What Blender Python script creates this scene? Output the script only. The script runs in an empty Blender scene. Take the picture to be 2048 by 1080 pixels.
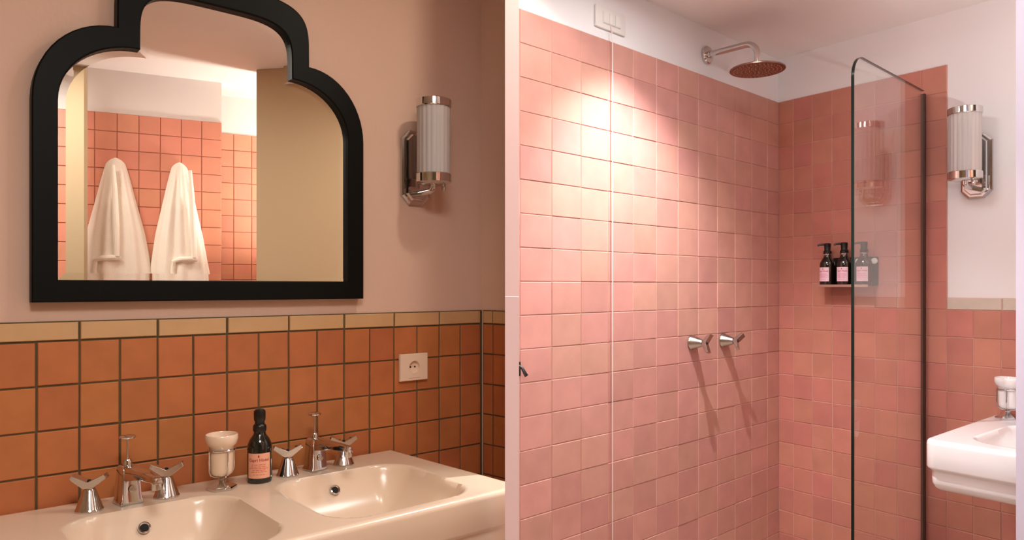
import bpy, bmesh, math, random
from mathutils import Vector, Matrix
random.seed(7)
S = bpy.context.scene
COL = S.collection
PI = math.pi

# ------------------------------------------------------------------ camera
CZ = 1.40                      # camera height above the floor
FPX, CX, HY = 1450.0, 1024.0, 574.0   # focal length and horizon, in 2048x1080 pixels
cam_d = bpy.data.cameras.new('camera')
cam = bpy.data.objects.new('camera', cam_d); COL.objects.link(cam)
cam_d.sensor_width = 36.0; cam_d.lens = FPX / 2048.0 * 36.0
cam_d.shift_y = (HY - 540.0) / 2048.0
cam_d.clip_start = 0.02
cam.location = (0, 0, CZ); cam.rotation_euler = (PI / 2, 0, 0)
S.camera = cam

# ------------------------------------------------------------------ world, exposure
W = bpy.data.worlds.new('world'); S.world = W; W.use_nodes = True
W.node_tree.nodes['Background'].inputs[0].default_value = (0.9, 0.85, 0.8, 1)
W.node_tree.nodes['Background'].inputs[1].default_value = 0.05
S.view_settings.view_transform = 'Standard'; S.view_settings.look = 'None'
S.view_settings.gamma = 1.0; S.view_settings.use_curve_mapping = False
S.view_settings.exposure = 0.0
S.cycles.max_bounces = 10; S.cycles.diffuse_bounces = 5; S.cycles.glossy_bounces = 6
S.cycles.transparent_max_bounces = 12
S.cycles.caustics_reflective = False; S.cycles.caustics_refractive = False
S.cycles.sample_clamp_indirect = 6.0

# ------------------------------------------------------------------ wall frames (fitted to the tile grids)
class Frame:
    """vertical wall: x runs along it to the right, n is the distance out of it"""
    def __init__(s, ox, oy, yaw):
        s.o = Vector((ox, oy, 0)); s.yaw = yaw
        s.U = Vector((math.cos(yaw), math.sin(yaw), 0)); s.N = Vector((math.sin(yaw), -math.cos(yaw), 0))
    def p(s, u, n, z):          # z is measured from the eye level
        return s.o + s.U * u + s.N * n + Vector((0, 0, z + CZ))
    def un(s, P):
        d = Vector((P.x, P.y, 0)) - s.o
        return d.dot(s.U), d.dot(s.N)
FL = Frame(-1.0555, 1.6085, math.radians(40.501))     # vanity wall
FA = Frame(0.0223, 2.1250, math.radians(43.119))      # shower wall
FB = Frame(1.2247, 3.1520, math.radians(-52.613))     # wall with the glass screen and basin
ZL = -0.49      # vanity deck, from eye level
ZR = -0.4425    # hand basin deck
CEIL, SOFF = 1.17, 1.01
def ray(px, py): return Vector(((px - CX) / FPX, 1.0, -(py - HY) / FPX))
def on_z(px, py, z):
    d = ray(px, py); t = z / d.z
    return Vector((d.x * t, t, z + CZ))
MIRN = 0.012
def mirrored(px, depth):        # point of the room whose mirror image stands at this depth behind px
    X = Vector(((px - CX) / FPX * depth, depth, 0))
    d = (X - FL.o).dot(FL.N) - MIRN
    return X - 2 * d * FL.N

# ------------------------------------------------------------------ lights
def area(name, loc, rot, size, power, color, sy=None):
    d = bpy.data.lights.new(name, 'AREA'); d.energy = power; d.color = color
    d.shape = 'RECTANGLE'; d.size = size; d.size_y = sy or size
    o = bpy.data.objects.new(name, d); COL.objects.link(o); o.location = loc; o.rotation_euler = rot
    return o
def spot(name, loc, target, power, color, ang, blend, rad):
    d = bpy.data.lights.new(name, 'SPOT'); d.energy = power; d.color = color
    d.spot_size = math.radians(ang); d.spot_blend = blend; d.shadow_soft_size = rad
    o = bpy.data.objects.new(name, d); COL.objects.link(o); o.location = loc
    o.rotation_euler = (Vector(target) - Vector(loc)).to_track_quat('-Z', 'Y').to_euler()
    return o
P_DOWN = FA.p(0.36, 0.33, SOFF - 0.012)
spot('shower_spot_light', P_DOWN, P_DOWN + FA.U * 0.12 + Vector((0, 0, -1)), 118, (1.0, 0.98, 0.97), 100, 0.85, 0.010)
P_SHFILL = Vector((0.62, 1.90, CZ + SOFF - 0.02))
area('shower_fill_light', P_SHFILL, (0, 0, 0), 0.30, 6.0, (0.95, 0.98, 1.0))  # added soft fill; no such lamp is known over the shower
P_VAN = FL.p(0.98, 0.80, CEIL - 0.02)
area('vanity_panel_light', P_VAN, (0, 0, FL.yaw), 0.09, 5.2, (1.0, 0.85, 0.68))
P_FILL = Vector((0.10, 0.15, CZ + CEIL - 0.02))
area('room_fill_light', P_FILL, (0, 0, 0), 0.6, 22, (1.0, 0.96, 0.94))  # added frontal fill that brightens the partition front and the walls
P_ROBE = FL.p(1.90, 2.20, CEIL - 0.02)
P_UP = FL.p(1.66, 2.00, 0.10)
area('added_uplight', P_UP, (PI, 0, FL.yaw), 0.22, 19, (1.0, 0.94, 0.90), 0.10)  # added unseen uplight, brightens the ceiling that the mirror shows
area('robe_panel_light', P_ROBE, (0, 0, FL.yaw), 0.34, 34, (1.0, 0.95, 0.90))

# ------------------------------------------------------------------ materials
def lin(c):
    return tuple(((v / 255) / 12.92 if v / 255 <= 0.04045 else ((v / 255 + 0.055) / 1.055) ** 2.4) for v in c)
MATS = {}
def pm(name, rgb, rough=0.5, metal=0.0, rand=0.0, hue=0.0, mott=0.0, mscale=12.0, bump=0.0, bscale=60.0, coat=0.0, spec=0.5, two=None):
    m = bpy.data.materials.new(name); m.use_nodes = True
    nt = m.node_tree; b = nt.nodes['Principled BSDF']
    c = lin(rgb) + (1,)
    b.inputs['Base Color'].default_value = c
    b.inputs['Roughness'].default_value = rough; b.inputs['Metallic'].default_value = metal
    b.inputs['Specular IOR Level'].default_value = spec
    if coat: b.inputs['Coat Weight'].default_value = coat; b.inputs['Coat Roughness'].default_value = 0.08
    src = None
    if mott or bump:
        tc = nt.nodes.new('ShaderNodeTexCoord')
        if rand:
            oi0 = nt.nodes.new('ShaderNodeObjectInfo'); ad = nt.nodes.new('ShaderNodeVectorMath'); ad.operation = 'ADD'
            nt.links.new(tc.outputs['Object'], ad.inputs[0]); nt.links.new(oi0.outputs['Location'], ad.inputs[1])
            vec = ad.outputs[0]
        else: vec = tc.outputs['Object']
    if mott:
        n = nt.nodes.new('ShaderNodeTexNoise'); n.inputs['Scale'].default_value = mscale; n.inputs['Detail'].default_value = 5
        nt.links.new(vec, n.inputs['Vector'])
        mx = nt.nodes.new('ShaderNodeMix'); mx.data_type = 'RGBA'
        d = lin(two) if two else tuple(v * (1 - mott) for v in c[:3])
        mx.inputs[6].default_value = c; mx.inputs[7].default_value = tuple(d) + (1,)
        mr = nt.nodes.new('ShaderNodeMapRange'); mr.inputs[1].default_value = 0.35; mr.inputs[2].default_value = 0.75
        nt.links.new(n.outputs['Fac'], mr.inputs[0]); nt.links.new(mr.outputs[0], mx.inputs[0])
        src = mx.outputs[2]
    if rand:
        oi = nt.nodes.new('ShaderNodeObjectInfo'); hs = nt.nodes.new('ShaderNodeHueSaturation')
        if src: nt.links.new(src, hs.inputs['Color'])
        else: hs.inputs['Color'].default_value = c
        m1 = nt.nodes.new('ShaderNodeMapRange'); m1.inputs[3].default_value = 1 - rand; m1.inputs[4].default_value = 1 + rand
        nt.links.new(oi.outputs['Random'], m1.inputs[0]); nt.links.new(m1.outputs[0], hs.inputs['Value'])
        m2 = nt.nodes.new('ShaderNodeMath'); m2.operation = 'MULTIPLY'; m2.inputs[1].default_value = 7.31
        m3 = nt.nodes.new('ShaderNodeMath'); m3.operation = 'FRACT'
        nt.links.new(oi.outputs['Random'], m2.inputs[0]); nt.links.new(m2.outputs[0], m3.inputs[0])
        m4 = nt.nodes.new('ShaderNodeMapRange'); m4.inputs[3].default_value = 0.5 - hue; m4.inputs[4].default_value = 0.5 + hue
        nt.links.new(m3.outputs[0], m4.inputs[0]); nt.links.new(m4.outputs[0], hs.inputs['Hue'])
        src = hs.outputs['Color']
    if src: nt.links.new(src, b.inputs['Base Color'])
    if bump:
        n2 = nt.nodes.new('ShaderNodeTexNoise'); n2.inputs['Scale'].default_value = bscale; n2.inputs['Detail'].default_value = 4
        bp = nt.nodes.new('ShaderNodeBump'); bp.inputs['Strength'].default_value = bump; bp.inputs['Distance'].default_value = 0.004
        nt.links.new(vec, n2.inputs['Vector']); nt.links.new(n2.outputs['Fac'], bp.inputs['Height']); nt.links.new(bp.outputs[0], b.inputs['Normal'])
    MATS[name] = m
    return m
def glassy(name, tint, rough=0.02, refl=1.0, ior=1.45):
    m = bpy.data.materials.new(name); m.use_nodes = True; nt = m.node_tree; nt.nodes.clear()
    o = nt.nodes.new('ShaderNodeOutputMaterial'); t = nt.nodes.new('ShaderNodeBsdfTransparent'); g = nt.nodes.new('ShaderNodeBsdfGlossy')
    fr = nt.nodes.new('ShaderNodeFresnel'); ge = nt.nodes.new('ShaderNodeNewGeometry'); mi = nt.nodes.new('ShaderNodeMix'); mi.inputs[2].default_value = ior; mi.inputs[3].default_value = 1 / ior
    nt.links.new(ge.outputs['Backfacing'], mi.inputs[0]); nt.links.new(mi.outputs[0], fr.inputs['IOR']); mx = nt.nodes.new('ShaderNodeMixShader')
    t.inputs[0].default_value = tuple(tint) + (1,); g.inputs['Roughness'].default_value = rough; g.inputs['Color'].default_value = (refl, refl, refl, 1)
    nt.links.new(fr.outputs[0], mx.inputs[0]); nt.links.new(t.outputs[0], mx.inputs[1]); nt.links.new(g.outputs[0], mx.inputs[2])
    nt.links.new(mx.outputs[0], o.inputs[0]); MATS[name] = m; return m
def emis(name, rgb, k):
    m = pm(name, (255, 255, 255)); b = m.node_tree.nodes['Principled BSDF']
    b.inputs['Emission Color'].default_value = tuple(rgb) + (1,); b.inputs['Emission Strength'].default_value = k
    return m
M_PEACH = pm('peach_plaster', (224, 192, 172), 0.9, bump=0.12, bscale=90, mott=0.06, mscale=2.5)
M_WHITE = pm('white_plaster', (238, 239, 242), 0.85, bump=0.06, bscale=40, mott=0.03, mscale=3)
M_CEILW = pm('ceiling_paint', (238, 234, 232), 0.9, bump=0.05, bscale=40, mott=0.04, mscale=2)
M_CREAM = pm('cream_plaster', (186, 166, 134), 0.9, bump=0.08, bscale=80)
M_PINKP = pm('pink_paint', (255, 226, 229), 0.6)
M_LILAC = pm('lilac_white_paint', (206, 206, 226), 0.5)
M_TORANGE = pm('orange_glazed_tile', (192, 117, 68), 0.45, rand=0.07, hue=0.006, mott=0.16, mscale=16, bump=0.10, bscale=30)
M_TPINK = pm('pink_clay_tile', (204, 150, 138), 0.42, rand=0.07, hue=0.008, mott=0.14, mscale=11, bump=0.10, bscale=26)
M_TPINKB = pm('terracotta_pink_tile', (196, 130, 115), 0.42, rand=0.07, hue=0.008, mott=0.14, mscale=11, bump=0.10, bscale=26)
M_TPINKR = pm('coral_wall_tile', (224, 150, 124), 0.5, rand=0.04, hue=0.006, mott=0.10, mscale=9)
M_TRIML = pm('sand_trim_tile', (206, 166, 120), 0.45, rand=0.04, mott=0.08, mscale=20)
M_TRIMR = pm('stone_trim_tile', (206, 194, 182), 0.45, rand=0.03, mott=0.08, mscale=20)
M_GROUTL = pm('dark_grout', (96, 82, 54), 0.9)
M_GROUTR = pm('pale_grout', (206, 164, 152), 0.9)
M_GROUTD = pm('grey_brown_grout', (186, 130, 108), 0.9)
M_FRAME = pm('black_lacquer', (6, 9, 7), 0.5, bump=0.05, bscale=70, spec=0.15)
M_MIRROR = pm('mirror_silver', (250, 244, 234), 0.0, 1.0)
M_CHROME = pm('chrome', (214, 212, 210), 0.08, 1.0)
M_CHROMEB = pm('brushed_nickel', (190, 182, 176), 0.22, 1.0)
M_PORCW = pm('white_porcelain', (238, 238, 240), 0.12, coat=0.5)
M_PORCC = pm('cream_porcelain', (230, 208, 184), 0.24, coat=0.15)
M_BLACKP = pm('black_plastic', (16, 16, 16), 0.35)
M_AMBER = pm('dark_amber_glass', (22, 14, 8), 0.06, coat=0.6)
M_GREENB = pm('dark_green_glass', (14, 20, 14), 0.07, coat=0.6)
M_LABELP = pm('pink_paper_label', (232, 196, 210), 0.6)
M_LABELC = pm('peach_paper_label', (238, 176, 146), 0.6)
M_INKR = pm('red_ink', (176, 30, 48), 0.6)
M_INKP = pm('pink_ink', (206, 92, 140), 0.6)
M_PLASTW = pm('white_plastic', (232, 232, 230), 0.35)
M_PLASTC = pm('warm_white_plastic', (238, 214, 190), 0.4)
M_HOLE = pm('dark_hole', (12, 10, 8), 0.8)
M_NOZ = pm('rubber_nozzle', (206, 150, 128), 0.6)
M_HEADF = pm('shower_face_metal', (150, 116, 104), 0.32, 1.0)
M_TERRY = pm('white_terry_cloth', (246, 238, 226), 0.95, bump=0.5, bscale=160)
M_GLASS = glassy('clear_screen_glass', (0.97, 0.985, 0.975))
M_TUBE = pm('frosted_fluted_glass', (240, 236, 234), 0.45)
M_TUBE.node_tree.nodes['Principled BSDF'].inputs['Transmission Weight'].default_value = 0.45
M_TUBE.node_tree.nodes['Principled BSDF'].inputs['IOR'].default_value = 1.15
M_GEDGE = pm('dark_glass_edge', (12, 30, 26), 0.15)
M_PROFILE = pm('bronze_profile', (70, 52, 44), 0.35, 0.6)
M_FLOOR = pm('floor_stone', (196, 176, 160), 0.5, mott=0.15, mscale=6)
M_CORD = pm('clear_cord', (236, 222, 218), 0.4)
M_LENS = emis('lamp_lens', (1.0, 0.93, 0.85), 6.0)

# ------------------------------------------------------------------ mesh helpers
class MB:
    def __init__(s): s.v = []; s.f = []
    def add(s, vs, fs, T=None):
        k = len(s.v)
        s.v += [tuple(T @ Vector(p)) if T is not None else tuple(p) for p in vs]
        s.f += [tuple(i + k for i in f) for f in fs]; return s
    def box(s, x0, x1, y0, y1, z0, z1, T=None):
        return s.add([(x, y, z) for x in (x0, x1) for y in (y0, y1) for z in (z0, z1)],
                     [(0, 1, 3, 2), (4, 6, 7, 5), (0, 4, 5, 1), (2, 3, 7, 6), (0, 2, 6, 4), (1, 5, 7, 3)], T)
    def prism(s, poly, y0, y1, T=None):            # polygon in x,z extruded along y
        n = len(poly)
        vs = [(x, y0, z) for x, z in poly] + [(x, y1, z) for x, z in poly]
        fs = [tuple(range(n)), tuple(range(2 * n - 1, n - 1, -1))] + [(i, n + i, n + (i + 1) % n, (i + 1) % n) for i in range(n)]
        return s.add(vs, fs, T)
    def prismz(s, poly, z0, z1, T=None):
        n = len(poly)
        vs = [(x, y, z0) for x, y in poly] + [(x, y, z1) for x, y in poly]
        fs = [tuple(range(n - 1, -1, -1)), tuple(range(n, 2 * n))] + [(i, (i + 1) % n, n + (i + 1) % n, n + i) for i in range(n)]
        return s.add(vs, fs, T)
    def lathe(s, prof, seg=32, T=None, rmod=None, close=True):
        vs = []; fs = []; m = len(prof)
        for i in range(seg):
            a = 2 * PI * i / seg; k = rmod(a) if rmod else 1.0
            for r, z in prof: vs.append((r * k * math.cos(a), r * k * math.sin(a), z))
        for i in range(seg):
            j = (i + 1) % seg
            for q in range(m - 1): fs.append((i * m + q, j * m + q, j * m + q + 1, i * m + q + 1))
        if close:
            if prof[0][0] > 1e-6: fs.append(tuple(i * m for i in range(seg - 1, -1, -1)))
            if prof[-1][0] > 1e-6: fs.append(tuple(i * m + m - 1 for i in range(seg)))
        return s.add(vs, fs, T)
    def tube(s, path, r, seg=12, T=None, closed=False):
        path = [Vector(p) for p in path]; n = len(path); vs = []; fs = []
        rr = r if isinstance(r, (list, tuple)) else [r] * n
        ref = None
        for i, p in enumerate(path):
            if closed: t = path[(i + 1) % n] - path[i - 1]
            else: t = path[min(i + 1, n - 1)] - path[max(i - 1, 0)]
            t.normalize()
            if ref is None: ref = t.orthogonal().normalized()
            ref = (ref - t * ref.dot(t)).normalized(); b = t.cross(ref)
            for k in range(seg):
                a = 2 * PI * k / seg; vs.append(p + (ref * math.cos(a) + b * math.sin(a)) * rr[i])
        m = n if closed else n - 1
        for i in range(m):
            for k in range(seg):
                j = (i + 1) % n; fs.append((i * seg + k, i * seg + (k + 1) % seg, j * seg + (k + 1) % seg, j * seg + k))
        if not closed: fs.append(tuple(range(seg - 1, -1, -1))); fs.append(tuple((n - 1) * seg + k for k in range(seg)))
        return s.add(vs, fs, T)
    def mesh(s, name, bevel=0.0, seg=2, smooth=35):
        me = bpy.data.meshes.new(name); me.from_pydata(s.v, [], s.f)
        bm = bmesh.new(); bm.from_mesh(me)
        bmesh.ops.remove_doubles(bm, verts=bm.verts, dist=1e-6)
        bmesh.ops.recalc_face_normals(bm, faces=bm.faces)
        if bevel:
            ed = [e for e in bm.edges if len(e.link_faces) == 2 and e.calc_face_angle(0) > math.radians(30)]
            bmesh.ops.bevel(bm, geom=ed, offset=bevel, offset_type='OFFSET', segments=seg, profile=0.5, affect='EDGES', clamp_overlap=True)
        bm.to_mesh(me); bm.free()
        if smooth:
            me.polygons.foreach_set('use_smooth', [True] * len(me.polygons)); me.set_sharp_from_angle(angle=math.radians(smooth))
        return me
    def build(s, name, mat, parent=None, bevel=0.0, seg=2, smooth=35):
        return link(name, s.mesh(name, bevel, seg, smooth), mat, parent)
def link(name, me, mat, parent=None):
    if not me.materials: me.materials.append(mat)
    o = bpy.data.objects.new(name, me); COL.objects.link(o)
    if parent: o.parent = parent
    return o
def tag(o, label=None, cat=None, group=None, kind=None):
    if label: o['label'] = label
    if cat: o['category'] = cat
    if group: o['group'] = group
    if kind: o['kind'] = kind
    return o
def thing(name, label, cat, loc, rz=0.0, group=None):
    o = bpy.data.objects.new(name, None); COL.objects.link(o); o.empty_display_size = 0.05
    o.location = loc; o.rotation_euler = (0, 0, rz); return tag(o, label, cat, group)
def copy_tree(o, parent=None):
    c = o.copy(); COL.objects.link(c); c.parent = parent
    for ch in list(o.children): copy_tree(ch, c)
    return c
TR = Matrix.Translation
def RX(a): return Matrix.Rotation(a, 4, 'X')
def RY(a): return Matrix.Rotation(a, 4, 'Y')
def RZ(a): return Matrix.Rotation(a, 4, 'Z')
OUT = RX(PI / 2)            # turns an upright part so that its axis points out of the wall (-y)

# ------------------------------------------------------------------ the setting
def slab(name, fr, u0, u1, z0, z1, mat, label, th=0.12, n=0.0):
    o = MB().box(u0, u1, 0, th, z0 + CZ, z1 + CZ).build(name, mat, smooth=0)
    o.location = fr.o + fr.N * n; o.rotation_euler = (0, 0, fr.yaw)
    return tag(o, label, 'wall', kind='structure')
FLZ = -CZ
TILE_ME = {}
def tile_mesh(w, h, t, key, mat):
    k = (round(w, 4), round(h, 4), key)
    if k not in TILE_ME:
        c = 0.0016
        a, b = w / 2, h / 2
        vs = [(-a, 0, -b), (a, 0, -b), (a, 0, b), (-a, 0, b)]
        vs += [(x, -(t - c), z) for x, _, z in vs[:4]]
        vs += [(x - math.copysign(c, x), -t, z - math.copysign(c, z)) for x, _, z in vs[:4]]
        fs = [(8, 9, 10, 11)]
        for i in range(4):
            j = (i + 1) % 4; fs += [(i, j, 4 + j, 4 + i), (4 + i, 4 + j, 8 + j, 8 + i)]
        me = MB().add(vs, fs).mesh(key, smooth=0); me.materials.append(mat); TILE_ME[k] = me
    return TILE_ME[k]
def tile(name, parent, u0, u1, z0, z1, mat, gap, t=0.008, jit=0.0008, key='tile'):
    w, h = u1 - u0 - gap, z1 - z0 - gap
    o = bpy.data.objects.new(name, tile_mesh(w, h, t, key, mat)); COL.objects.link(o); o.parent = parent
    o.location = ((u0 + u1) / 2 + random.uniform(-jit, jit) * .6, random.uniform(-jit, jit), (z0 + z1) / 2 + CZ + random.uniform(-jit, jit) * .6)
    o.rotation_euler = (random.uniform(-1, 1) * jit * 6, random.uniform(-1, 1) * jit * 4, random.uniform(-1, 1) * jit * 6)
    return o
def grout(parent, u0, u1, z0, z1, mat, t=0.0035):
    return MB().box(u0, u1, -t, 0.0, z0 + CZ, z1 + CZ).build('grout', mat, parent, smooth=0)

fl = MB().prismz([tuple((FL.p(u, n, 0)).xy) for u, n in ((-1.9, -1.2), (4.4, -1.2), (4.4, 4.5), (-1.9, 4.5))], -0.1, 0).build('floor', M_FLOOR, smooth=0)
tag(fl, 'pale stone bathroom floor below the basins', 'floor', kind='structure')
ce = MB().prismz([tuple((FL.p(u, n, 0)).xy) for u, n in ((-1.9, -1.2), (4.4, -1.2), (4.4, 4.5), (-1.9, 4.5))], CEIL + CZ, CEIL + CZ + 0.1).build('ceiling', M_CEILW, smooth=0)
tag(ce, 'pale bathroom ceiling over the vanity, seen in the mirror', 'ceiling', kind='structure')
so = MB().prismz([(-0.02, 2.42), (0.0, 1.97), (1.12, 1.60), (1.9, 0.9), (2.9, 1.3), (2.6, 3.7), (1.0, 3.6)], SOFF + CZ, CEIL + CZ - 0.002).build('ceiling_shower', M_CEILW, smooth=0)
tag(so, 'white ceiling above the shower corner', 'ceiling', kind='structure')

# vanity wall
wl = slab('wall_vanity', FL, -1.7, 1.30, FLZ, CEIL, M_PEACH, 'peach plaster wall behind the black mirror, orange tiles below', n=-0.006)
ZT = -0.1222; TW = 0.0833
grout(wl, -0.92, 1.2583, FLZ, ZT + 0.045, M_GROUTL)
for r in range(12):
    z1 = ZT - 0.1 * r; z0 = max(z1 - 0.1, FLZ + 0.002)
    for k in range(-10, 15): tile('tile', wl, TW * k, TW * (k + 1), z0, z1, M_TORANGE, 0.0043, t=0.007, jit=0.0009, key='orange_tile')
for k in range(-9, 15, 2):
    u1 = min(TW * (k + 2), 1.2583); tile('trim_tile', wl, TW * k, u1, ZT, ZT + 0.045, M_TRIML, 0.0055, t=0.009, jit=0.0005, key='trim_tile_sand')
# short side wall
FS = Frame(*FL.p(1.2583, 0, 0).xy, math.atan2(-.655, .756))
ws = slab('wall_side', FS, -0.02, 0.17, FLZ, CEIL, M_PEACH, 'narrow tiled side wall at the right end of the vanity', th=0.06, n=0.0)
grout(ws, 0.006, 0.17, FLZ, ZT + 0.045, M_GROUTL)
for r in range(12):
    z1 = ZT - 0.1 * r; z0 = max(z1 - 0.1, FLZ + 0.002)
    for a, b in ((0.008, 0.052), (0.052, 0.135)): tile('tile', ws, a, b, z0, z1, M_TORANGE, 0.0043, t=0.007, jit=0.0008, key='orange_tile')
for a, b in ((0.008, 0.052), (0.052, 0.168)): tile('trim_tile', ws, a, b, ZT, ZT + 0.045, M_TRIML, 0.0055, t=0.009, jit=0.0004, key='trim_tile_sand')
# pink partition between the two halves of the room
pp = MB().box(-0.0186, 0.0186, 1.935, 2.30, 0, CEIL + CZ - 0.002).build('wall_partition', M_PINKP, smooth=0)
tag(pp, 'slim pale pink partition between vanity and shower', 'wall', kind='structure')
MB().box(-0.0157, 0.0157, 1.63, 1.715, 0, CZ - 0.022).build('low_return', M_PINKP, pp, smooth=0)

# shower wall
wa = slab('wall_shower', FA, -0.002, 1.60, FLZ, CEIL, M_WHITE, 'shower wall of pink tiles under a white plaster band', th=0.03, n=-0.006)
ZA = 0.8164; AW = 0.1346
grout(wa, -0.002, 1.587, FLZ, ZA, M_GROUTR, 0.0058)
for r in range(22):
    z1 = ZA - 0.1 * r; z0 = z1 - 0.1
    for k in range(0, 12):
        tile('tile', wa, AW * k, min(AW * (k + 1), 1.586), z0, z1, M_TPINK, 0.0018, jit=0.0006, key='pink_tile')
# wall with the screen and the hand basin
wb = slab('wall_basin', FB, -0.10, 4.2, FLZ, CEIL, M_WHITE, 'wall of terracotta pink tiles stepping down under white plaster', n=-0.006)
ZB = 0.817; BW = 0.0878
grout(wb, -0.0725, BW * 7, FLZ, ZB, M_GROUTR, 0.0058); grout(wb, BW * 7, BW * 17, FLZ, ZB - 0.9 + 0.044, M_GROUTR, 0.0058)
for r in range(22):
    z1 = ZB - 0.1 * r; z0 = z1 - 0.1
    for k in range(0, 7 if r < 9 else 13): tile('tile', wb, BW * k, BW * (k + 1), z0, z1, M_TPINKB, 0.0018, jit=0.0006, key='terracotta_tile')
    tile('tile', wb, -0.0715, 0, z0, z1, M_TPINKB, 0.0018, jit=0.0008, key='terracotta_tile')
for k in range(5): tile('trim_tile', wb, BW * 7 + 0.178 * k, BW * 7 + 0.178 * (k + 1), ZB - 0.9, ZB - 0.9 + 0.044, M_TRIMR, 0.003, t=0.009, jit=0.0004, key='trim_tile_stone')

# the rest of the room, seen only in the mirror
def wall_between(name, Pa, Pb, z1, mat, label, th=0.10):
    d = Pb - Pa; yaw = math.atan2(d.y, d.x); f = Frame(Pa.x, Pa.y, yaw)
    return f, slab(name, f, 0, d.length, FLZ, z1, mat, label, th)
def vrobe(px, extra=0.0):          # virtual plane of the robe wall
    k = (px - CX) / FPX; s = (k * (4.0 + extra) + 1.97 + extra * .492) / (.899 - k * .438)
    return mirrored(px, 4.0 + extra + .438 * s)
Pr0, Pr1 = vrobe(443), vrobe(20)
FR, wr = wall_between('wall_robes', Pr0, Pr1, CEIL, M_CEILW, 'coral tiled wall carrying the two robes, seen in the mirror')
LR = (Pr1 - Pr0).length; RT = 0.938
grout(wr, 0, LR, FLZ, RT, M_GROUTD)
nr = int(LR / 0.105); 
for r in range(23):
    z1 = RT - 0.1 * r; z0 = max(z1 - 0.1, FLZ)
    for k in range(nr): tile('tile', wr, 0.105 * k, 0.105 * (k + 1), z0, z1, M_TPINKR, 0.004, jit=0.0006, key='coral_tile')
Pf0, Pf1 = vrobe(700, 0.27), vrobe(430, 0.27)
FF, wf = wall_between('wall_far', Pf0, Pf1, CEIL, M_CEILW, 'farther tiled wall beside the robes, seen in the mirror')
LF = (Pf1 - Pf0).length
grout(wf, 0, LF, FLZ, RT, M_GROUTD)
for r in range(23):
    z1 = RT - 0.1 * r; z0 = max(z1 - 0.1, FLZ)
    for k in range(int(LF / 0.105)): tile('tile', wf, LF - 0.105 * (k + 1), LF - 0.105 * k, z0, z1, M_TPINKR, 0.004, jit=0.0006, key='coral_tile')
Pj = Vector((1.16, 1.60, 0)); Pc = mirrored(513, 3.9)
FC, wc = wall_between('wall_cream', Pj, Pc, CEIL - 0.002, M_CREAM, 'plain cream wall filling the right half of the mirror', th=0.07)
a, b = mirrored(114, 3.6), mirrored(168, 3.6)
FP, wp = wall_between('trim_1', b, a, CEIL - 0.002, M_CREAM, 'cream door jamb at the left edge of the mirror image', th=0.03)
tag(wp, None, 'door jamb')
jb = MB().box(1.138, 1.40, 1.565, 1.64, 0, SOFF + CZ - 0.002).build('trim_2', M_LILAC, bevel=0.004)
tag(jb, 'pale lilac white door jamb at the right edge beside the basin', 'door jamb', kind='structure')
FW = Frame(*FL.p(-1.6, 4.3, 0).xy, FL.yaw + PI / 2); slab('wall_west', FW, 0, 4.6, FLZ, CEIL, M_CREAM, 'plain wall left of the vanity, out of view')
FK = Frame(*FL.p(4.2, 4.2, 0).xy, FL.yaw + PI); slab('wall_rear', FK, 0, 5.8, FLZ, CEIL, M_CREAM, 'plain wall behind the robes, out of view')

# ceiling lamps; the shower and main panels are added fill lights
def ceiling_lamp(name, P, size, label, rz, round_=False):
    t = thing(name, label, 'ceiling lamp', P + Vector((0, 0, 0.008)), rz)
    if round_:
        MB().lathe([(0.034, 0.0), (0.046, -0.004), (0.046, 0.004), (0.034, 0.004)], 32, close=False).build('trim_ring', M_CHROMEB, t)
        MB().lathe([(0.0, 0.003), (0.033, 0.003), (0.033, 0.004), (0.0, 0.004)], 24).build('lens', M_LENS, t)
    else:
        h = size / 2; r = MB()
        for x0, x1, y0, y1 in ((-h - .02, h + .02, -h - .02, -h - .002), (-h - .02, h + .02, h + .002, h + .02), (-h - .02, -h - .002, -h, h), (h + .002, h + .02, -h, h)): r.box(x0, x1, y0, y1, -0.006, 0.010)
        r.build('frame', M_PLASTW, t); MB().box(-h, h, -h, h, 0.006, 0.010).build('diffuser', M_LENS, t)
    return t
ceiling_lamp('ceiling_spotlight', P_DOWN, 0.07, 'round recessed spotlight above the shower wall, out of frame', 0, True)
ceiling_lamp('unseen_ceiling_panel', P_SHFILL, 0.30, 'added square ceiling fill panel in front of the shower, out of frame', 0)
ceiling_lamp('unseen_ceiling_panel', P_FILL, 0.6, 'large added ceiling fill panel over the room, out of frame', 0)
ceiling_lamp('unseen_ceiling_panel', P_VAN, 0.09, 'small square ceiling lamp above the vanity, out of frame', FL.yaw)
ceiling_lamp('unseen_ceiling_panel', P_ROBE, 0.34, 'square ceiling lamp near the robes behind the cream wall', FL.yaw)

ul = thing('added_uplighter', 'small added fill uplighter, unseen behind the cream wall', 'wall lamp', P_UP - Vector((0, 0, 0.006)), FL.yaw)  # made-up fixture around the added uplight
u_ = MB()
for x0, x1, y0, y1 in ((-.12, .12, -.06, -.052), (-.12, .12, .052, .06), (-.12, -.112, -.052, .052), (.112, .12, -.052, .052)): u_.box(x0, x1, y0, y1, -.03, .012)
u_.build('housing', M_PLASTW, ul); MB().box(-.112, .112, -.052, .052, -.012, -.004).build('diffuser', M_LENS, ul)
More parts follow.
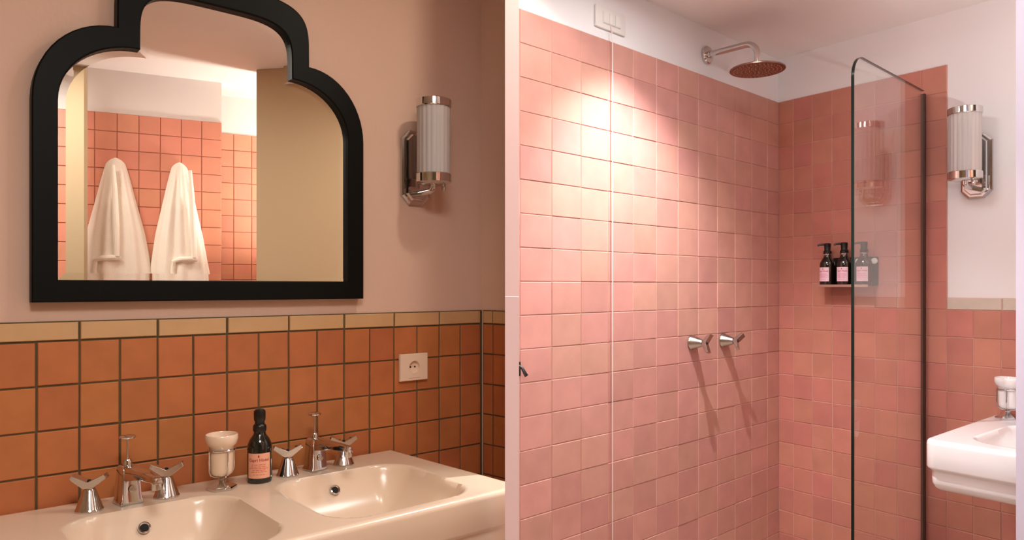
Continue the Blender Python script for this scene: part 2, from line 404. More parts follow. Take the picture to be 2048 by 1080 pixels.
# ------------------------------------------------------------------ mirror
def mirror_profile(g):
    """outline of the mirror shrunk by g; x from the centre line, z from the bottom edge"""
    hw, ca = 0.405 - g, 0.2375 - g
    b0 = g; zs = 0.45; pts = []
    sh_h = 0.190 - g * 0.85; sw = hw - ca
    cz0 = zs + sh_h; ch = 0.150 - g * 0.47
    left = [(-hw, b0), (-hw, zs)]
    for i in range(1, 15): a = PI / 2 * i / 14; left.append((-hw + sw * (1 - math.cos(a)), zs + sh_h * math.sin(a)))
    base = cz0 + 0.02 + 0.0
    e = 4.0
    for i in range(0, 25):
        a = PI / 2 * i / 24
        x = -ca * math.cos(a) ** (2 / e) if i < 24 else 0.0
        left.append((x, base + ch * math.sin(a) ** (2 / e)))
    right = [(-x, z) for x, z in reversed(left[:-1])]
    return left + right
MC, MZ = 0.393, -0.034
mr = thing('wall_mirror', 'large stepped arch mirror in a thick black frame above the double basin', 'mirror', FL.p(MC, 0, MZ), FL.yaw)
def ring_mesh(loops):         # list of (profile, y), lofted
    m = MB(); n = len(loops[0][0]); vs = []; fs = []
    for pr, y in loops: vs += [(x, y, z) for x, z in pr]
    for q in range(len(loops) - 1):
        for i in range(n): fs.append((q * n + i, q * n + (i + 1) % n, (q + 1) * n + (i + 1) % n, (q + 1) * n + i))
    return m.add(vs, fs)
p0, p1, p2 = mirror_profile(0.0), mirror_profile(0.0495), mirror_profile(0.0495 + 0.017)
pi_ = mirror_profile(0.003); pj = mirror_profile(0.0465)
ring_mesh([(p1, 0.004), (p0, 0.006), (p0, -0.026), (pi_, -0.029), (pj, -0.029), (p1, -0.026), (p1, 0.004)]).build('frame', M_FRAME, mr, smooth=30)
gl = MB().add([(x, -0.012, z) for x, z in p2], [tuple(range(len(p2)))]).build('mirror_glass', M_MIRROR, mr, smooth=0)
ring_mesh([(p2, -0.012), (p1, -0.01165)]).build('bevel', M_MIRROR, gl, smooth=0)
MB().add([(x, -0.004, z) for x, z in p1], [tuple(range(len(p1)))]).build('backing', M_FRAME, mr, smooth=0)

# ------------------------------------------------------------------ wall sconces
def sconce(label, P, rz):
    t = thing('wall_sconce', label, 'wall lamp', P, rz, 'chrome wall sconces with fluted glass tubes')
    def octa(w, h, c, z0=0.0): return [(-w + c, z0), (w - c, z0), (w, z0 + c), (w, z0 + h - c), (w - c, z0 + h), (-w + c, z0 + h), (-w, z0 + h - c), (-w, z0 + c)]
    bp = ring_mesh([(octa(.050, .23, .026), 0.0), (octa(.050, .23, .026), -.010), (octa(.044, .218, .023, .006), -.014), (octa(.038, .206, .020, .012), -.014), (octa(.034, .198, .018, .016), -.022), (octa(.024, .178, .012, .026), -.022)])
    bp.add([(x, -.022, z) for x, z in octa(.024, .178, .012, .026)], [tuple(range(8))])
    bp.build('backplate', M_CHROME, t, smooth=20)
    ax = -0.108; zb, zt = 0.053, 0.307
    MB().tube([(0, -.02, .034), (0, -.06, .034), (0, ax + .012, .036), (0, ax, .044), (0, ax, zb)], 0.009, 14).build('arm', M_CHROME, t)
    T = TR((0, ax, 0))
    MB().lathe([(0.0, zb), (.036, zb), (.0535, zb + .006), (.0535, zb + .030), (.0515, zb + .032), (0, zb + .032)], 40, T).build('lower_cup', M_CHROME, t)
    MB().lathe([(0.0, zb - .020), (.006, zb - .018), (.007, zb - .004), (.005, zb), (0, zb)], 16, TR((.030, ax - .010, 0))).build('switch_knob', M_CHROME, t)
    MB().lathe([(0.0, zt - .024), (.0515, zt - .024), (.0535, zt - .022), (.0535, zt - .002), (.051, zt), (0.0, zt)], 40, T).build('top_cap', M_CHROME, t)
    fl_ = lambda a: 1 + .035 * abs(math.cos(a * 10))
    MB().lathe([(.0485, zb + .03), (.0485, zt - .022)], 160, T, fl_, close=False).build('glass_tube', M_TUBE, t, smooth=60)
    MB().lathe([(0, zb + .032), (.019, zb + .036), (.019, zt - .05), (.008, zt - .03), (0, zt - .03)], 20, T).build('bulb', M_PLASTW, t)
    return t
sconce('wall sconce with fluted glass tube on the peach wall right of the mirror', FL.p(0.992, -0.006, 0.254), FL.yaw)
sconce('wall sconce with fluted glass tube on the white wall above the hand basin', FB.p(0.713, -0.006, 0.316), FB.yaw)

# ------------------------------------------------------------------ power socket
sk = thing('power_socket', 'square white wall socket on the orange tiles below the sconce', 'socket', FL.p(0.981, 0.003, -0.247), FL.yaw)
n = 48; r0 = 0.0195; a_, b_ = 0.050, 0.0415
def sq(i, s=1.0):
    a = 2 * PI * i / n; c, d = math.cos(a), math.sin(a); k = 1 / max(abs(c), abs(d)); return (c * k * a_ * s, d * k * b_ * s)
sq_o = [sq(i) for i in range(n)]; sq_i = [sq(i, .955) for i in range(n)]; ci = [(r0 * math.cos(2 * PI * i / n), r0 * math.sin(2 * PI * i / n)) for i in range(n)]
ring_mesh([(sq_o, 0.0), (sq_o, -.008), (sq_i, -.011), (ci, -.011)]).build('plate', M_PLASTC, sk, smooth=30)
sp_ = ring_mesh([(ci, -.0115), (ci, .0)]); sp_.add([(x, 0.0, z) for x, z in ci], [tuple(range(n))])
cup = sp_.build('plug_recess', M_PLASTC, sk)
for x in (-.008, .008): MB().lathe([(0, 0), (.0028, 0), (.0028, .0006), (0, .0006)], 14, TR((x, 0, 0)) @ OUT).build('pin_hole', M_HOLE, cup)
MB().box(-.020, .020, -.0114, -.0109, -.0335, -.0325).build('engraving', M_GROUTD, sk, smooth=0)

# ------------------------------------------------------------------ basins
def basin(name, label, fr, u0, u1, depth, skew, bowls, zdeck, mat, rc=0.05, wall_gap=0.004):
    """wash basin; bowls are (u0,u1,n0,n1,corner,depth); skew = outward lean of the (left, right) side per metre"""
    uc = (u0 + u1) / 2
    t = thing(name, label, 'basin', fr.p(uc, 0, zdeck), fr.yaw)
    fine = [0, .0008, .0022, .0042, .007, .0105, .0145]
    def spaced(L, n): 
        mid = [.0145 + (L - .029) * i / n for i in range(n + 1)]
        return sorted(set([round(x, 6) for x in fine + mid + [L - x for x in fine]]))
    us = spaced(u1 - u0, int((u1 - u0) / .006)); ns = spaced(depth - wall_gap, int(depth / .006))
    re = 0.0135
    vs = []; nu, nn = len(us), len(ns)
    Wd = u1 - u0
    def sd(x, y, b):
        cx, cy = (b[0] + b[1]) / 2, (b[2] + b[3]) / 2; hx, hy = (b[1] - b[0]) / 2, (b[3] - b[2]) / 2; r = b[4]
        qx, qy = abs(x - cx) - hx + r, abs(y - cy) - hy + r
        return math.hypot(max(qx, 0), max(qy, 0)) + min(max(qx, qy), 0) - r
    for j in range(nn):
        nv = ns[j] + wall_gap
        for i in range(nu):
            uu = us[i]; du = min(uu, Wd - uu); dn = depth - nv; dd = min(du, dn, nv - wall_gap)
            x, y = uu, nv
            if du < rc and dn < rc:                # rounded front corners: square corner pulled onto the arc
                qx, qy = rc - du, rc - dn; m = max(qx, qy); L = math.hypot(qx, qy)
                if L > 1e-9: qx, qy = qx * m / L, qy * m / L
                x = rc - qx if uu < Wd / 2 else Wd - rc + qx; y = depth - rc + qy
            z = 0.0
            if dd < re: z -= re - math.sqrt(max(re * re - (re - dd) ** 2, 0))
            xx = u0 + x + (-skew[0] if uu < Wd / 2 else skew[1]) * y * abs(2 * x / Wd - 1) ** 3
            for b in bowls:
                s_ = sd(xx, y, b)
                if s_ < 0.006:
                    q = min(max((0.006 - s_) / 0.135, 0), 1); z -= b[5] * (1 - (1 - q) ** 2.6) * min(1, (0.006 - s_) / 0.010) ** 0.6
            vs.append((xx - uc, -y, z))
    fs = [(j * nu + i, j * nu + i + 1, (j + 1) * nu + i + 1, (j + 1) * nu + i) for j in range(nn - 1) for i in range(nu - 1)]
    ring = [i for i in range(nu)] + [j * nu + nu - 1 for j in range(1, nn)] + [(nn - 1) * nu + i for i in range(nu - 2, -1, -1)] + [j * nu for j in range(nn - 2, 0, -1)]
    base = [Vector((vs[k][0], vs[k][1], 0)) for k in ring]; m = len(base)
    nor = []
    for k in range(m):
        d = base[(k + 1) % m] - base[k - 1]; nn_ = Vector((d.y, -d.x, 0))
        nor.append(nn_.normalized() if nn_.length > 1e-9 else Vector((0, 0, 0)))
    cen = sum(base, Vector()) / m
    sg = -1 if sum((base[k] - cen).dot(nor[k]) for k in range(m)) > 0 else 1
    prev = ring
    for inset, dz in ((0.0, -.04), (0.0, -.078), (.002, -.083), (.010, -.088), (.013, -.093), (.013, -.108), (.014, -.125), (.020, -.138), (.034, -.146)):
        st = len(vs)
        for k in range(m):
            q = base[k] + nor[k] * sg * inset
            if q.y > -wall_gap: q.y = -wall_gap
            vs.append((q.x, q.y, dz))
        cur = list(range(st, st + m))
        fs += [(prev[k], prev[(k + 1) % m], cur[(k + 1) % m], cur[k]) for k in range(m)]
        prev = cur
    me = bpy.data.meshes.new('basin_body'); me.from_pydata(vs, [], fs)
    bm = bmesh.new(); bm.from_mesh(me); bmesh.ops.recalc_face_normals(bm, faces=bm.faces); bm.to_mesh(me); bm.free()
    me.polygons.foreach_set('use_smooth', [True] * len(me.polygons)); me.set_sharp_from_angle(angle=math.radians(50))
    body = link('basin_body', me, mat, t)
    for b in bowls:               # under side of the bowl, overflow, drain
        cx = (b[0] + b[1]) / 2 - uc; cy = -(b[2] + b[3]) / 2; hx, hy = (b[1] - b[0]) / 2, (b[3] - b[2]) / 2
        us_ = [[(hx * k * (abs(math.cos(a)) ** .6) * math.copysign(1, math.cos(a)) + cx, hy * k * (abs(math.sin(a)) ** .6) * math.copysign(1, math.sin(a)) + cy, z) for a in [2 * PI * q / 40 for q in range(40)]] for k, z in ((1.04, -.140), (1.0, -.155), (.8, -.172), (.4, -.18), (.05, -.18))]
        bw = MB(); v_ = [p for r_ in us_ for p in r_]
        bw.add(v_, [(r_ * 40 + q, r_ * 40 + (q + 1) % 40, (r_ + 1) * 40 + (q + 1) % 40, (r_ + 1) * 40 + q) for r_ in range(4) for q in range(40)]).build('bowl_underside', mat, t)
        T = TR((cx - .012, -b[2] - .019, -.040)) @ RX(math.radians(52))
        MB().lathe([(.0085, .002), (.0105, .004), (.0128, .003), (.0135, 0), (.0128, -.002), (.0085, -.002)], 28, T, close=False).build('overflow_ring', M_CHROME, body)
        MB().lathe([(0, .0012), (.0088, .0012), (.0088, -.002), (0, -.002)], 24, T).build('overflow_hole', M_HOLE, body)
        MB().lathe([(0, .004), (.012, .004), (.022, .002), (.023, -.003), (0, -.003)], 28, TR((cx, cy, -b[5] + .001))).build('drain', M_CHROME, body)
    return t
basin('double_basin', 'cream double washbasin with two rounded bowls under the black mirror', FL, -0.24, 0.905, 0.567, (0.0, 0.075),
      [(0.020, 0.362, 0.150, 0.528, 0.085, 0.115), (0.466, 0.830, 0.150, 0.525, 0.085, 0.115)], ZL, M_PORCC, rc=0.06)
basin('hand_basin', 'white wall-hung washbasin on the pink tiles beside the glass screen', FB, 0.772, 1.50, 0.655, (-0.055, 0.0),
      [(0.895, 1.40, 0.16, 0.575, 0.09, 0.12)], ZR, M_PORCW, rc=0.045)

# ------------------------------------------------------------------ taps
def tap_handle(label, loc, rz, tilt=None, turn=0.0, group=None):
    """cone with a winged bow-tie grip; axis up, or out of the wall when tilt is given"""
    t = thing('tap_handle', label, 'tap', loc, rz, group)
    T = (OUT if tilt else Matrix.Identity(4))
    MB().lathe([(0, 0), (.0285, 0), (.0285, .003), (.0265, .006), (.0135, .044), (.0115, .047), (0, .047)], 40, T).build('cone', M_CHROMEB if tilt else M_CHROME, t, smooth=30)
    Tn = T @ RZ(turn)
    MB().lathe([(0, .046), (.0080, .046), (.0068, .053), (.0080, .058), (0, .058)], 20, T).build('neck', M_CHROME, t)
    poly = [(-.009, .049), (.009, .049), (.037, .071), (.033, .080), (0, .0640), (-.033, .080), (-.037, .071)]
    MB().prism(poly, -.0115, .0115, Tn).build('winged_grip', M_CHROMEB if tilt else M_CHROME, t, bevel=.0008, seg=1, smooth=20)
    MB().lathe([(0, .0625), (.0035, .064), (.0035, .0672), (0, .0672)], 14, T).build('grip_screw', M_HOLE, t)
    return t
G1 = 'cone tap handles on the double basin'
tap_handle('leftmost cone tap handle on the double basin', FL.p(0.086, 0.096, ZL), FL.yaw, turn=-0.55, group=G1)
tap_handle('cone tap handle right of the left spout, left of the white tumbler', FL.p(0.245, 0.094, ZL), FL.yaw, turn=-0.35, group=G1)
tap_handle('cone tap handle between the dark bottle and the right spout', FL.p(0.540, 0.094, ZL), FL.yaw, turn=-0.35, group=G1)
tap_handle('rightmost cone tap handle on the double basin, behind the right spout', FL.p(0.705, 0.084, ZL), FL.yaw, turn=-0.40, group=G1)
G2 = 'shower tap handles on the tiled wall'
tap_handle('left of the two shower taps on the pink tiled wall', FA.p(0.896, 0.004, -0.209), FA.yaw, True, 1.30, G2)
tap_handle('right of the two shower taps on the pink tiled wall', FA.p(1.117, 0.004, -0.212), FA.yaw, True, 0.85, G2)
def spout(label, P, rz, group='spouts on the double basin'):
    t = thing('basin_spout', label, 'faucet', P, rz, group)
    def rect(w, d0, d1): return [(-w, -d0), (w, -d0), (w, d1), (-w, d1)]
    b = MB(); L = [((.025, .027, .022), 0.0), ((.025, .027, .022), .004), ((.022, .0255, .019), .012), ((.0195, .023, .017), .058), ((.0175, .019, .017), .080), ((.014, .013, .014), .086)]
    vs = []; fs = []
    for (w, d0, d1), z in L: vs += [(x, y, z) for x, y in ((-w, -d0), (w, -d0), (w, d1), (-w, d1))]
    for q in range(len(L) - 1):
        for i in range(4): fs.append((q * 4 + i, q * 4 + (i + 1) % 4, (q + 1) * 4 + (i + 1) % 4, (q + 1) * 4 + i))
    fs += [(3, 2, 1, 0), tuple((len(L) - 1) * 4 + i for i in range(4))]
    b.add(vs, fs).build('body', M_CHROME, t, bevel=.003)
    a = MB(); S_ = [(.010, .019, .052, .086), (-.030, .0185, .056, .0855), (-.085, .0155, .066, .084), (-.138, .0125, .0685, .083), (-.150, .0110, .064, .080)]
    vs = []; fs = []
    for y, w, z0, z1 in S_: vs += [(-w, y, z0), (w, y, z0), (w * .72, y, z1), (-w * .72, y, z1)]
    for q in range(len(S_) - 1):
        for i in range(4): fs.append((q * 4 + i, q * 4 + (i + 1) % 4, (q + 1) * 4 + (i + 1) % 4, (q + 1) * 4 + i))
    fs += [(3, 2, 1, 0), tuple((len(S_) - 1) * 4 + i for i in range(4))]
    a.add(vs, fs).build('spout_arm', M_CHROME, t, bevel=.003)
    MB().lathe([(0, .054), (.0098, .054), (.0104, .058), (.0104, .068), (0, .068)], 20, TR((0, -.142, 0))).build('aerator', M_CHROME, t)
    MB().lathe([(.0, .0), (.0085, .0), (.0085, .0018), (.006, .0026), (0, .0026)], 24, TR((0, -.0262, .036)) @ RX(PI / 2 - .05)).build('badge', M_CHROMEB, t)
    MB().lathe([(0, .084), (.010, .084), (.010, .094), (.007, .099), (0, .099)], 20).build('rod_collar', M_CHROME, t)
    rod = MB().lathe([(0, .09), (.0021, .09), (.0021, .146), (0, .146)], 12).build('pop_up_rod', M_CHROME, t)
    MB().lathe([(0, .142), (.008, .143), (.0165, .1465), (.0175, .150), (.014, .1525), (0, .1535)], 28).build('rod_knob', M_CHROME, rod)
    return t
spout('chrome spout with pop-up rod over the left bowl', FL.p(0.164, 0.086, ZL), math.radians(52.0) - 0.02)
spout('chrome spout with pop-up rod over the right bowl', FL.p(0.620, 0.082, ZL), math.radians(52.0) - 0.02)

# ------------------------------------------------------------------ tumblers
def tumbler(where, P, s=1.0, mat=M_PORCW):
    st = thing('tumbler_stand', 'chrome tumbler stand ' + where, 'stand', P, 0.5, 'chrome tumbler stands')
    ft = MB(); hexp = lambda r: [(r * math.cos(PI / 3 * i), r * math.sin(PI / 3 * i)) for i in range(6)]
    vs = []; fs = []; H6 = ((.036, 0), (.036, .005), (.030, .009), (.013, .017), (.007, .022), (.009, .026), (.006, .030))
    for r, z in H6: vs += [(x * s, y * s, z * s) for x, y in hexp(r)]
    for q in range(len(H6) - 1):
        for i in range(6): fs.append((q * 6 + i, q * 6 + (i + 1) % 6, (q + 1) * 6 + (i + 1) % 6, (q + 1) * 6 + i))
    fs += [(5, 4, 3, 2, 1, 0), tuple(36 + i for i in range(6))]
    ft.add(vs, fs).build('foot', M_CHROME, st, smooth=20)
    MB().tube([(.0305 * s * math.cos(2 * PI * i / 32), .0305 * s * math.sin(2 * PI * i / 32), .096 * s) for i in range(32)], .0024 * s, 8, closed=True).build('ring', M_CHROME, st)
    for k in range(4):
        a = PI / 2 * k + .35; c, d = math.cos(a), math.sin(a)
        MB().tube([(c * r * s, d * r * s, z * s) for r, z in ((.004, .029), (.017, .030), (.027, .036), (.0308, .046), (.0310, .07), (.0308, .097))], .0019 * s, 8).build('wire', M_CHROME, st)
    cu = thing('ceramic_tumbler', 'white ceramic tumbler ' + where, 'cup', P + Vector((0, 0, .034 * s)), 0, 'white ceramic tumblers')
    MB().lathe([(r * s, z * s) for r, z in ((0, 0), (.020, 0), (.0245, .004), (.0262, .012), (.0280, .062), (.0290, .070), (.0355, .076), (.0378, .088), (.0372, .098), (.0360, .099), (.0345, .096), (.0330, .080), (.0262, .070), (.0240, .012), (0, .008))], 40, close=False).build('cup', mat, cu, smooth=50)
M_PORCC2 = pm('warm_ceramic', (240, 216, 190), 0.2, coat=0.4)
tumbler('between the left taps and the dark soap bottle', FL.p(0.366, 0.110, ZL), 1.0, M_PORCC2)
tumbler('on the hand basin at the right edge', FB.p(0.838, 0.085, ZR), 1.04)

# ------------------------------------------------------------------ bottles with printed labels
def text_mesh(txt, size):
    c = bpy.data.curves.new('lettering', 'FONT'); c.body = txt; c.size = size; c.align_x = 'CENTER'; c.align_y = 'CENTER'; c.resolution_u = 2; c.offset = size * .012
    o = bpy.data.objects.new('lettering', c); COL.objects.link(o)
    dg = bpy.context.evaluated_depsgraph_get(); me = bpy.data.meshes.new_from_object(o.evaluated_get(dg))
    COL.objects.unlink(o); bpy.data.objects.remove(o); bpy.data.curves.remove(c)
    return me
def wrap(me, r, z0, turn=0.0):           # flat print in x,y -> round the bottle, facing -y
    for v in me.vertices:
        a = v.co.x / r + turn; v.co = Vector((r * math.sin(a), -r * math.cos(a), z0 + v.co.y))
def strip(x0, x1, y0, y1, r, z0, turn):
    m = MB(); k = 6; vs = []
    for i in range(k + 1):
        a = (x0 + (x1 - x0) * i / k) / r + turn
        for y in (y0, y1): vs.append((r * math.sin(a), -r * math.cos(a), z0 + y))
    return m.add(vs, [(2 * i, 2 * i + 2, 2 * i + 3, 2 * i + 1) for i in range(k)])
def label_on(t, r, z0, z1, half, turn, mat, ink, ink2, seed):
    rnd = random.Random(seed); zc = (z0 + z1) / 2; h = z1 - z0; m = MB(); k = 16; vs = []
    for i in range(k + 1):
        a = -half + 2 * half * i / k + turn
        for z in (z0, z1): vs.append(((r + .0005) * math.sin(a), -(r + .0005) * math.cos(a), z))
    lb = m.add(vs, [(2 * i, 2 * i + 2, 2 * i + 3, 2 * i + 1) for i in range(k)]).build('label', mat, t)
    rr = r + .0008; wd = 2 * half * r
    me = text_mesh('Capri Hotel', wd * .185); wrap(me, rr, z1 - h * .27, turn); me.materials.clear(); link('lettering', me, ink, lb)
    em = MB(); e = h * .06; zq = z1 - h * .115
    em.add([(rr * math.sin(turn + x / rr), -rr * math.cos(turn + x / rr), zq + y) for x, y in ((0, e * 1.2), (-e * .5, 0.2 * e), (-e * .55, -e * .5), (0, -e * .9), (e * .55, -e * .5), (e * .5, .2 * e))], [(0, 1, 2, 3, 4, 5)]).build('emblem', ink, lb, smooth=0)
    ln = MB()
    for i, (f, w_) in enumerate(((.45, .62), (.53, .70), (.60, .82), (.67, .55), (.74, .66), (.85, .5))):
        x0 = -wd * w_ / 2; 
        while x0 < wd * w_ / 2 - wd * .04:
            x1 = min(x0 + wd * rnd.uniform(.07, .18), wd * w_ / 2); s_ = strip(x0, x1, -h * .011, h * .011, rr, z1 - h * f, turn); ln.add(s_.v, s_.f); x0 = x1 + wd * .03
    ln.build('small_print', ink2, lb, smooth=0)
bl = thing('soap_bottle', 'dark soap bottle with a peach label on the double basin', 'bottle', FL.p(0.462, 0.104, ZL), 0.30)
MB().lathe([(0, 0), (.0265, 0), (.0298, .003), (.0300, .010), (.0300, .084), (.0286, .096), (.0235, .108), (.0162, .118), (.0140, .124), (.0136, .132), (0, .132)], 48).build('glass_body', M_GREENB, bl)
MB().lathe([(0, .126), (.0148, .126), (.0164, .129), (.0164, .138), (.0154, .142), (.0122, .145), (.0118, .151), (.0140, .155), (.0144, .172), (.0138, .178), (.0100, .1815), (0, .182)], 36).build('black_cap', M_BLACKP, bl)
label_on(bl, .0300, .014, .076, .98, -0.04, M_LABELC, M_INKR, pm('salmon_ink', (214, 96, 84), .6), 1)
def pump_bottle(label, P, rz, turn, seed):
    t = thing('pump_bottle', label, 'bottle', P, rz, 'pump bottles on the shower shelf')
    MB().lathe([(0, 0), (.0265, 0), (.0295, .003), (.0300, .010), (.0300, .082), (.0286, .094), (.0225, .106), (.0158, .116), (.0140, .122), (.0136, .128), (0, .128)], 40).build('glass_body', M_AMBER, t)
    MB().lathe([(0, .126), (.0142, .126), (.0148, .127), (.0148, .1305), (.014, .131), (0, .131)], 32).build('collar_ring', M_CHROME, t)
    pu = MB().lathe([(0, .1305), (.0160, .1305), (.0160, .141), (.0125, .145), (.0118, .147), (.0135, .166), (.0135, .172), (.0105, .1745), (0, .175)], 32).build('pump_head', M_BLACKP, t)
    MB().tube([(0, 0, .169), (-.018, -.006, .1695), (-.030, -.010, .168), (-.036, -.012, .1645)], [.0052, .0046, .0040, .0036], 10).build('nozzle', M_BLACKP, pu)
    label_on(t, .0300, .018, .075, .78, turn, M_LABELP, M_INKR, M_INKP, seed)
SHZ = 0.005
sh = thing('shower_shelf', 'slim metal shower shelf holding three pump bottles', 'shelf', FB.p(0.256, 0.008, SHZ), FB.yaw)
MB().box(-.098, .108, -.072, -.0, -.005, 0).build('tray', M_CHROMEB, sh, bevel=.002)
MB().box(-.098, .108, -.075, -.072, -.005, .005).build('front_lip', M_CHROME, sh)
MB().box(-.070, .112, -.004, 0.0, 0.0, .115).build('back_plate', M_BLACKP, sh, bevel=.001)
for x in (-.036, .036, .100): MB().lathe([(0, 0), (.012, 0), (.012, .004), (.009, .006), (0, .006)], 24, TR((x, -.004, .098)) @ OUT).build('fixing_disc', M_PLASTW, sh)
for i, (u, tn) in enumerate(((0.183, -0.40), (0.254, -.16), (0.334, -.16))):
    pump_bottle(('left pump bottle on the shower shelf, nearest the corner', 'middle pump bottle on the shower shelf, beside the glass edge', 'right pump bottle on the shower shelf, seen through the glass')[i], FB.p(u, 0.052, SHZ), FB.yaw + 0.32, tn, 11 + i)

# ------------------------------------------------------------------ pull-cord switch high on the shower wall
sw = thing('pull_cord_switch', 'white wall switch plate with a thin pull cord above the shower tiles', 'switch', FA.p(0.4185, -0.006, 0.886), FA.yaw)
MB().box(-.078, .078, -.010, 0, -.036, .036).build('plate', M_PLASTW, sw, bevel=.004)
md = MB().box(-.046, .046, -.0135, -.010, -.0195, .0195).build('insert', M_PLASTW, sw, bevel=.0015)
for x in (-.030, 0, .030): MB().box(x - .0143, x + .0143, -.0155, -.0135, -.0175, .0175).build('rocker', M_PLASTW, md, bevel=.0008)
MB().tube([(-.005, -.0115, -.02), (-.005, -.016, -.04), (-.005, -.0185, -.08), (-.005, -.0185, -2.0)], .0016, 8).build('pull_cord', M_CORD, sw)

# ------------------------------------------------------------------ rain shower
hd = thing('rain_shower', 'chrome rain shower head on a bent wall arm', 'shower head', FA.p(1.0094, -0.005, 0.9008), FA.yaw)
MB().lathe([(0, 0), (.034, 0), (.034, .008), (.030, .012), (.014, .013), (.013, .020), (0, .020)], 40, OUT).build('wall_flange', M_CHROME, hd)
pth = [(0, -.01, 0), (0, -.165, 0)] + [(0, -.165 - .048 * math.sin(PI / 2 * i / 10), -.048 + .048 * math.cos(PI / 2 * i / 10)) for i in range(1, 11)] + [(0, -.213, -.068)]
MB().tube(pth, .0118, 20).build('arm', M_CHROME, hd)
MB().lathe([(0, -.066), (.0128, -.066), (.0128, -.074), (.0115, -.075), (.0115, -.079), (.0128, -.080), (.0128, -.096), (0, -.096)], 28, TR((0, -.213, 0))).build('swivel_joint', M_CHROME, hd)
ds = MB().lathe([(0, -.094), (.030, -.096), (.096, -.099), (.0985, -.101), (.0985, -.1045), (.0965, -.106), (0, -.106)], 64, TR((0, -.213, 0))).build('head_disc', M_HEADF, hd)
nz = MB()
for r, c in ((.014, 6), (.028, 12), (.042, 18), (.056, 24), (.070, 30), (.084, 36)):
    for i in range(c):
        a = 2 * PI * i / c + r * 9
        nz.lathe([(.0021, 0), (.0017, -.0022), (0, -.0024)], 6, TR((r * math.cos(a), -.213 + r * math.sin(a), -.106)), close=False)
tag(nz.build('nozzles', M_NOZ, ds), kind='stuff')

# ------------------------------------------------------------------ glass screen
PW = FB.p(0.540, 0.012, 0); dS = Vector((-math.cos(FA.yaw), -math.sin(FA.yaw), 0))
yS = math.atan2(-dS.y, -dS.x)       # local +x runs to the wall
gs = thing('glass_screen', 'clear frameless glass shower screen with a rounded top corner', 'shower screen', Vector((PW.x, PW.y, 0)), yS)
LS = 0.654; HS = CZ + 0.733; RC = 0.075
def scr(g):
    pts = [(-0.012, 0.01), (-0.012, HS - g)]
    for i in range(0, 13): a = PI / 2 * i / 12; pts.append((-LS + RC - (RC - g) * math.sin(a), HS - RC + (RC - g) * math.cos(a)))
    pts.append((-LS + g, 0.01)); return pts
MB().prism(scr(.0015), -.004, .004).build('glass_pane', M_GLASS, gs, smooth=0)
ed = MB(); q = scr(0.0)[1:]; ed_pts = [Vector((x, 0, z)) for x, z in q]
vs = []; fs = []; inn = scr(.0022)[1:]
for (x, z), (xi, zi) in zip(q, inn): vs += [(x, -.0045, z), (x, .0045, z), (xi, .0045, zi), (xi, -.0045, zi)]
for i in range(len(q) - 1):
    for k in range(4): fs.append((i * 4 + k, i * 4 + (k + 1) % 4, i * 4 + 4 + (k + 1) % 4, i * 4 + 4 + k))
ed.add(vs, fs).build('polished_edge', M_GEDGE, gs)
MB().box(-.014, 0.0, -.007, .007, 0.01, HS - .012).build('wall_channel', M_PROFILE, gs)

# ------------------------------------------------------------------ hook beside the partition
hk = thing('wall_hook', 'black wall hook tip just right of the pink partition', 'hook', FA.p(-0.014, -0.006 + .006, -0.248), FA.yaw)
MB().box(-.010, .010, -.010, 0, -.012, .030).build('hook_plate', M_BLACKP, hk, bevel=.002)
MB().tube([(.002, -.008, .020), (.006, -.020, .012), (.010, -.028, -.004), (.013, -.030, -.010)], [.003, .0045, .0055, .006], 10).build('hook_arm', M_BLACKP, hk)

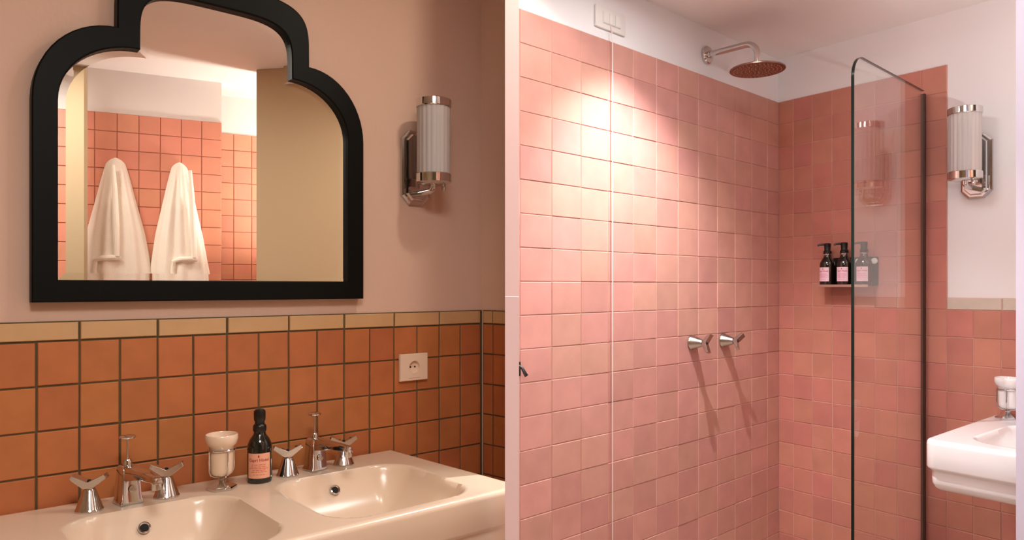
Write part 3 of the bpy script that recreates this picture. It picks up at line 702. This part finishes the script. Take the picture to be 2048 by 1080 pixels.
# ------------------------------------------------------------------ robes on the far wall
def robe(label, px, pyt, pyb, wid, seed):
    k = (px - CX) / FPX; s = (k * 4.0 + 1.97) / (.899 - k * .438); dep = 4.0 + .438 * s
    P = mirrored(px, dep); ztop = (HY - pyt) / FPX * dep; u, _ = FR.un(P)
    t = thing('bathrobe', label, 'robe', FR.p(u, 0.010, ztop), FR.yaw, 'white robes hanging on the tiled wall')
    rnd = random.Random(seed); ph = [rnd.uniform(0, 6.28) for _ in range(6)]
    m = MB(); NA, NH = 96, 60; H = 1.22; vs = []
    key = [(0, .010), (.010, .032), (.028, .046), (.06, .056), (.12, .070), (.25, .100), (.40, .136), (.54, .160), (.63, .176), (.66, .160), (1.22, .172)]
    if wid: key = [(h, w * wid) for h, w in key]
    def W_(h):
        for (h0, w0), (h1, w1) in zip(key, key[1:]):
            if h <= h1: return w0 + (w1 - w0) * (h - h0) / (h1 - h0)
        return key[-1][1]
    for j in range(NH + 1):
        h = H * (j / NH) ** 1.25; w = W_(h); d = .03 + .055 * min(1, h / .25)
        am = min(1, h / .12) * .13
        for i in range(NA):
            a = 2 * PI * i / NA
            f = 1 + am * (math.sin(9 * a + ph[0] + h * .8) * .55 + math.sin(14 * a + ph[1] - h) * .45 + .5 * math.sin(5 * a + ph[2]))
            x = w * math.cos(a) * (1 + .3 * (f - 1)); y = -(d * max(math.sin(a), -.05) * f)
            vs.append((x + .012 * h * math.sin(3 * h + ph[3]), y - .004, -h))
    fs = [(j * NA + i, j * NA + (i + 1) % NA, (j + 1) * NA + (i + 1) % NA, (j + 1) * NA + i) for j in range(NH) for i in range(NA)]
    fs += [tuple(range(NA - 1, -1, -1)), tuple(NH * NA + i for i in range(NA))]
    m.add(vs, fs).build('robe_cloth', M_TERRY, t, smooth=80)
    b = -.54; xb = .03 * (1 if seed % 2 else -1)
    MB().tube([(xb - .055, -.090, b), (xb - .02, -.104, b + .004), (xb + .03, -.100, b), (xb + .060, -.086, b - .012), (xb + .066, -.084, b - .06), (xb + .06, -.086, b - .13)], [.012, .014, .014, .013, .012, .012], 10).build('belt', M_TERRY, t)
    MB().tube([(xb - .02, -.088, -.05), (xb - .03, -.100, -.2), (xb - .035, -.104, -.36), (xb - .04, -.102, -.53)], [.010, .014, .016, .014], 10).build('lapel', M_TERRY, t)
robe('white terry robe hanging nearest the cream jamb, seen in the mirror', 232, 318, 0, 1.0, 3)
robe('white terry robe hanging nearer the middle of the mirror image', 359, 327, 0, 0.88, 6)
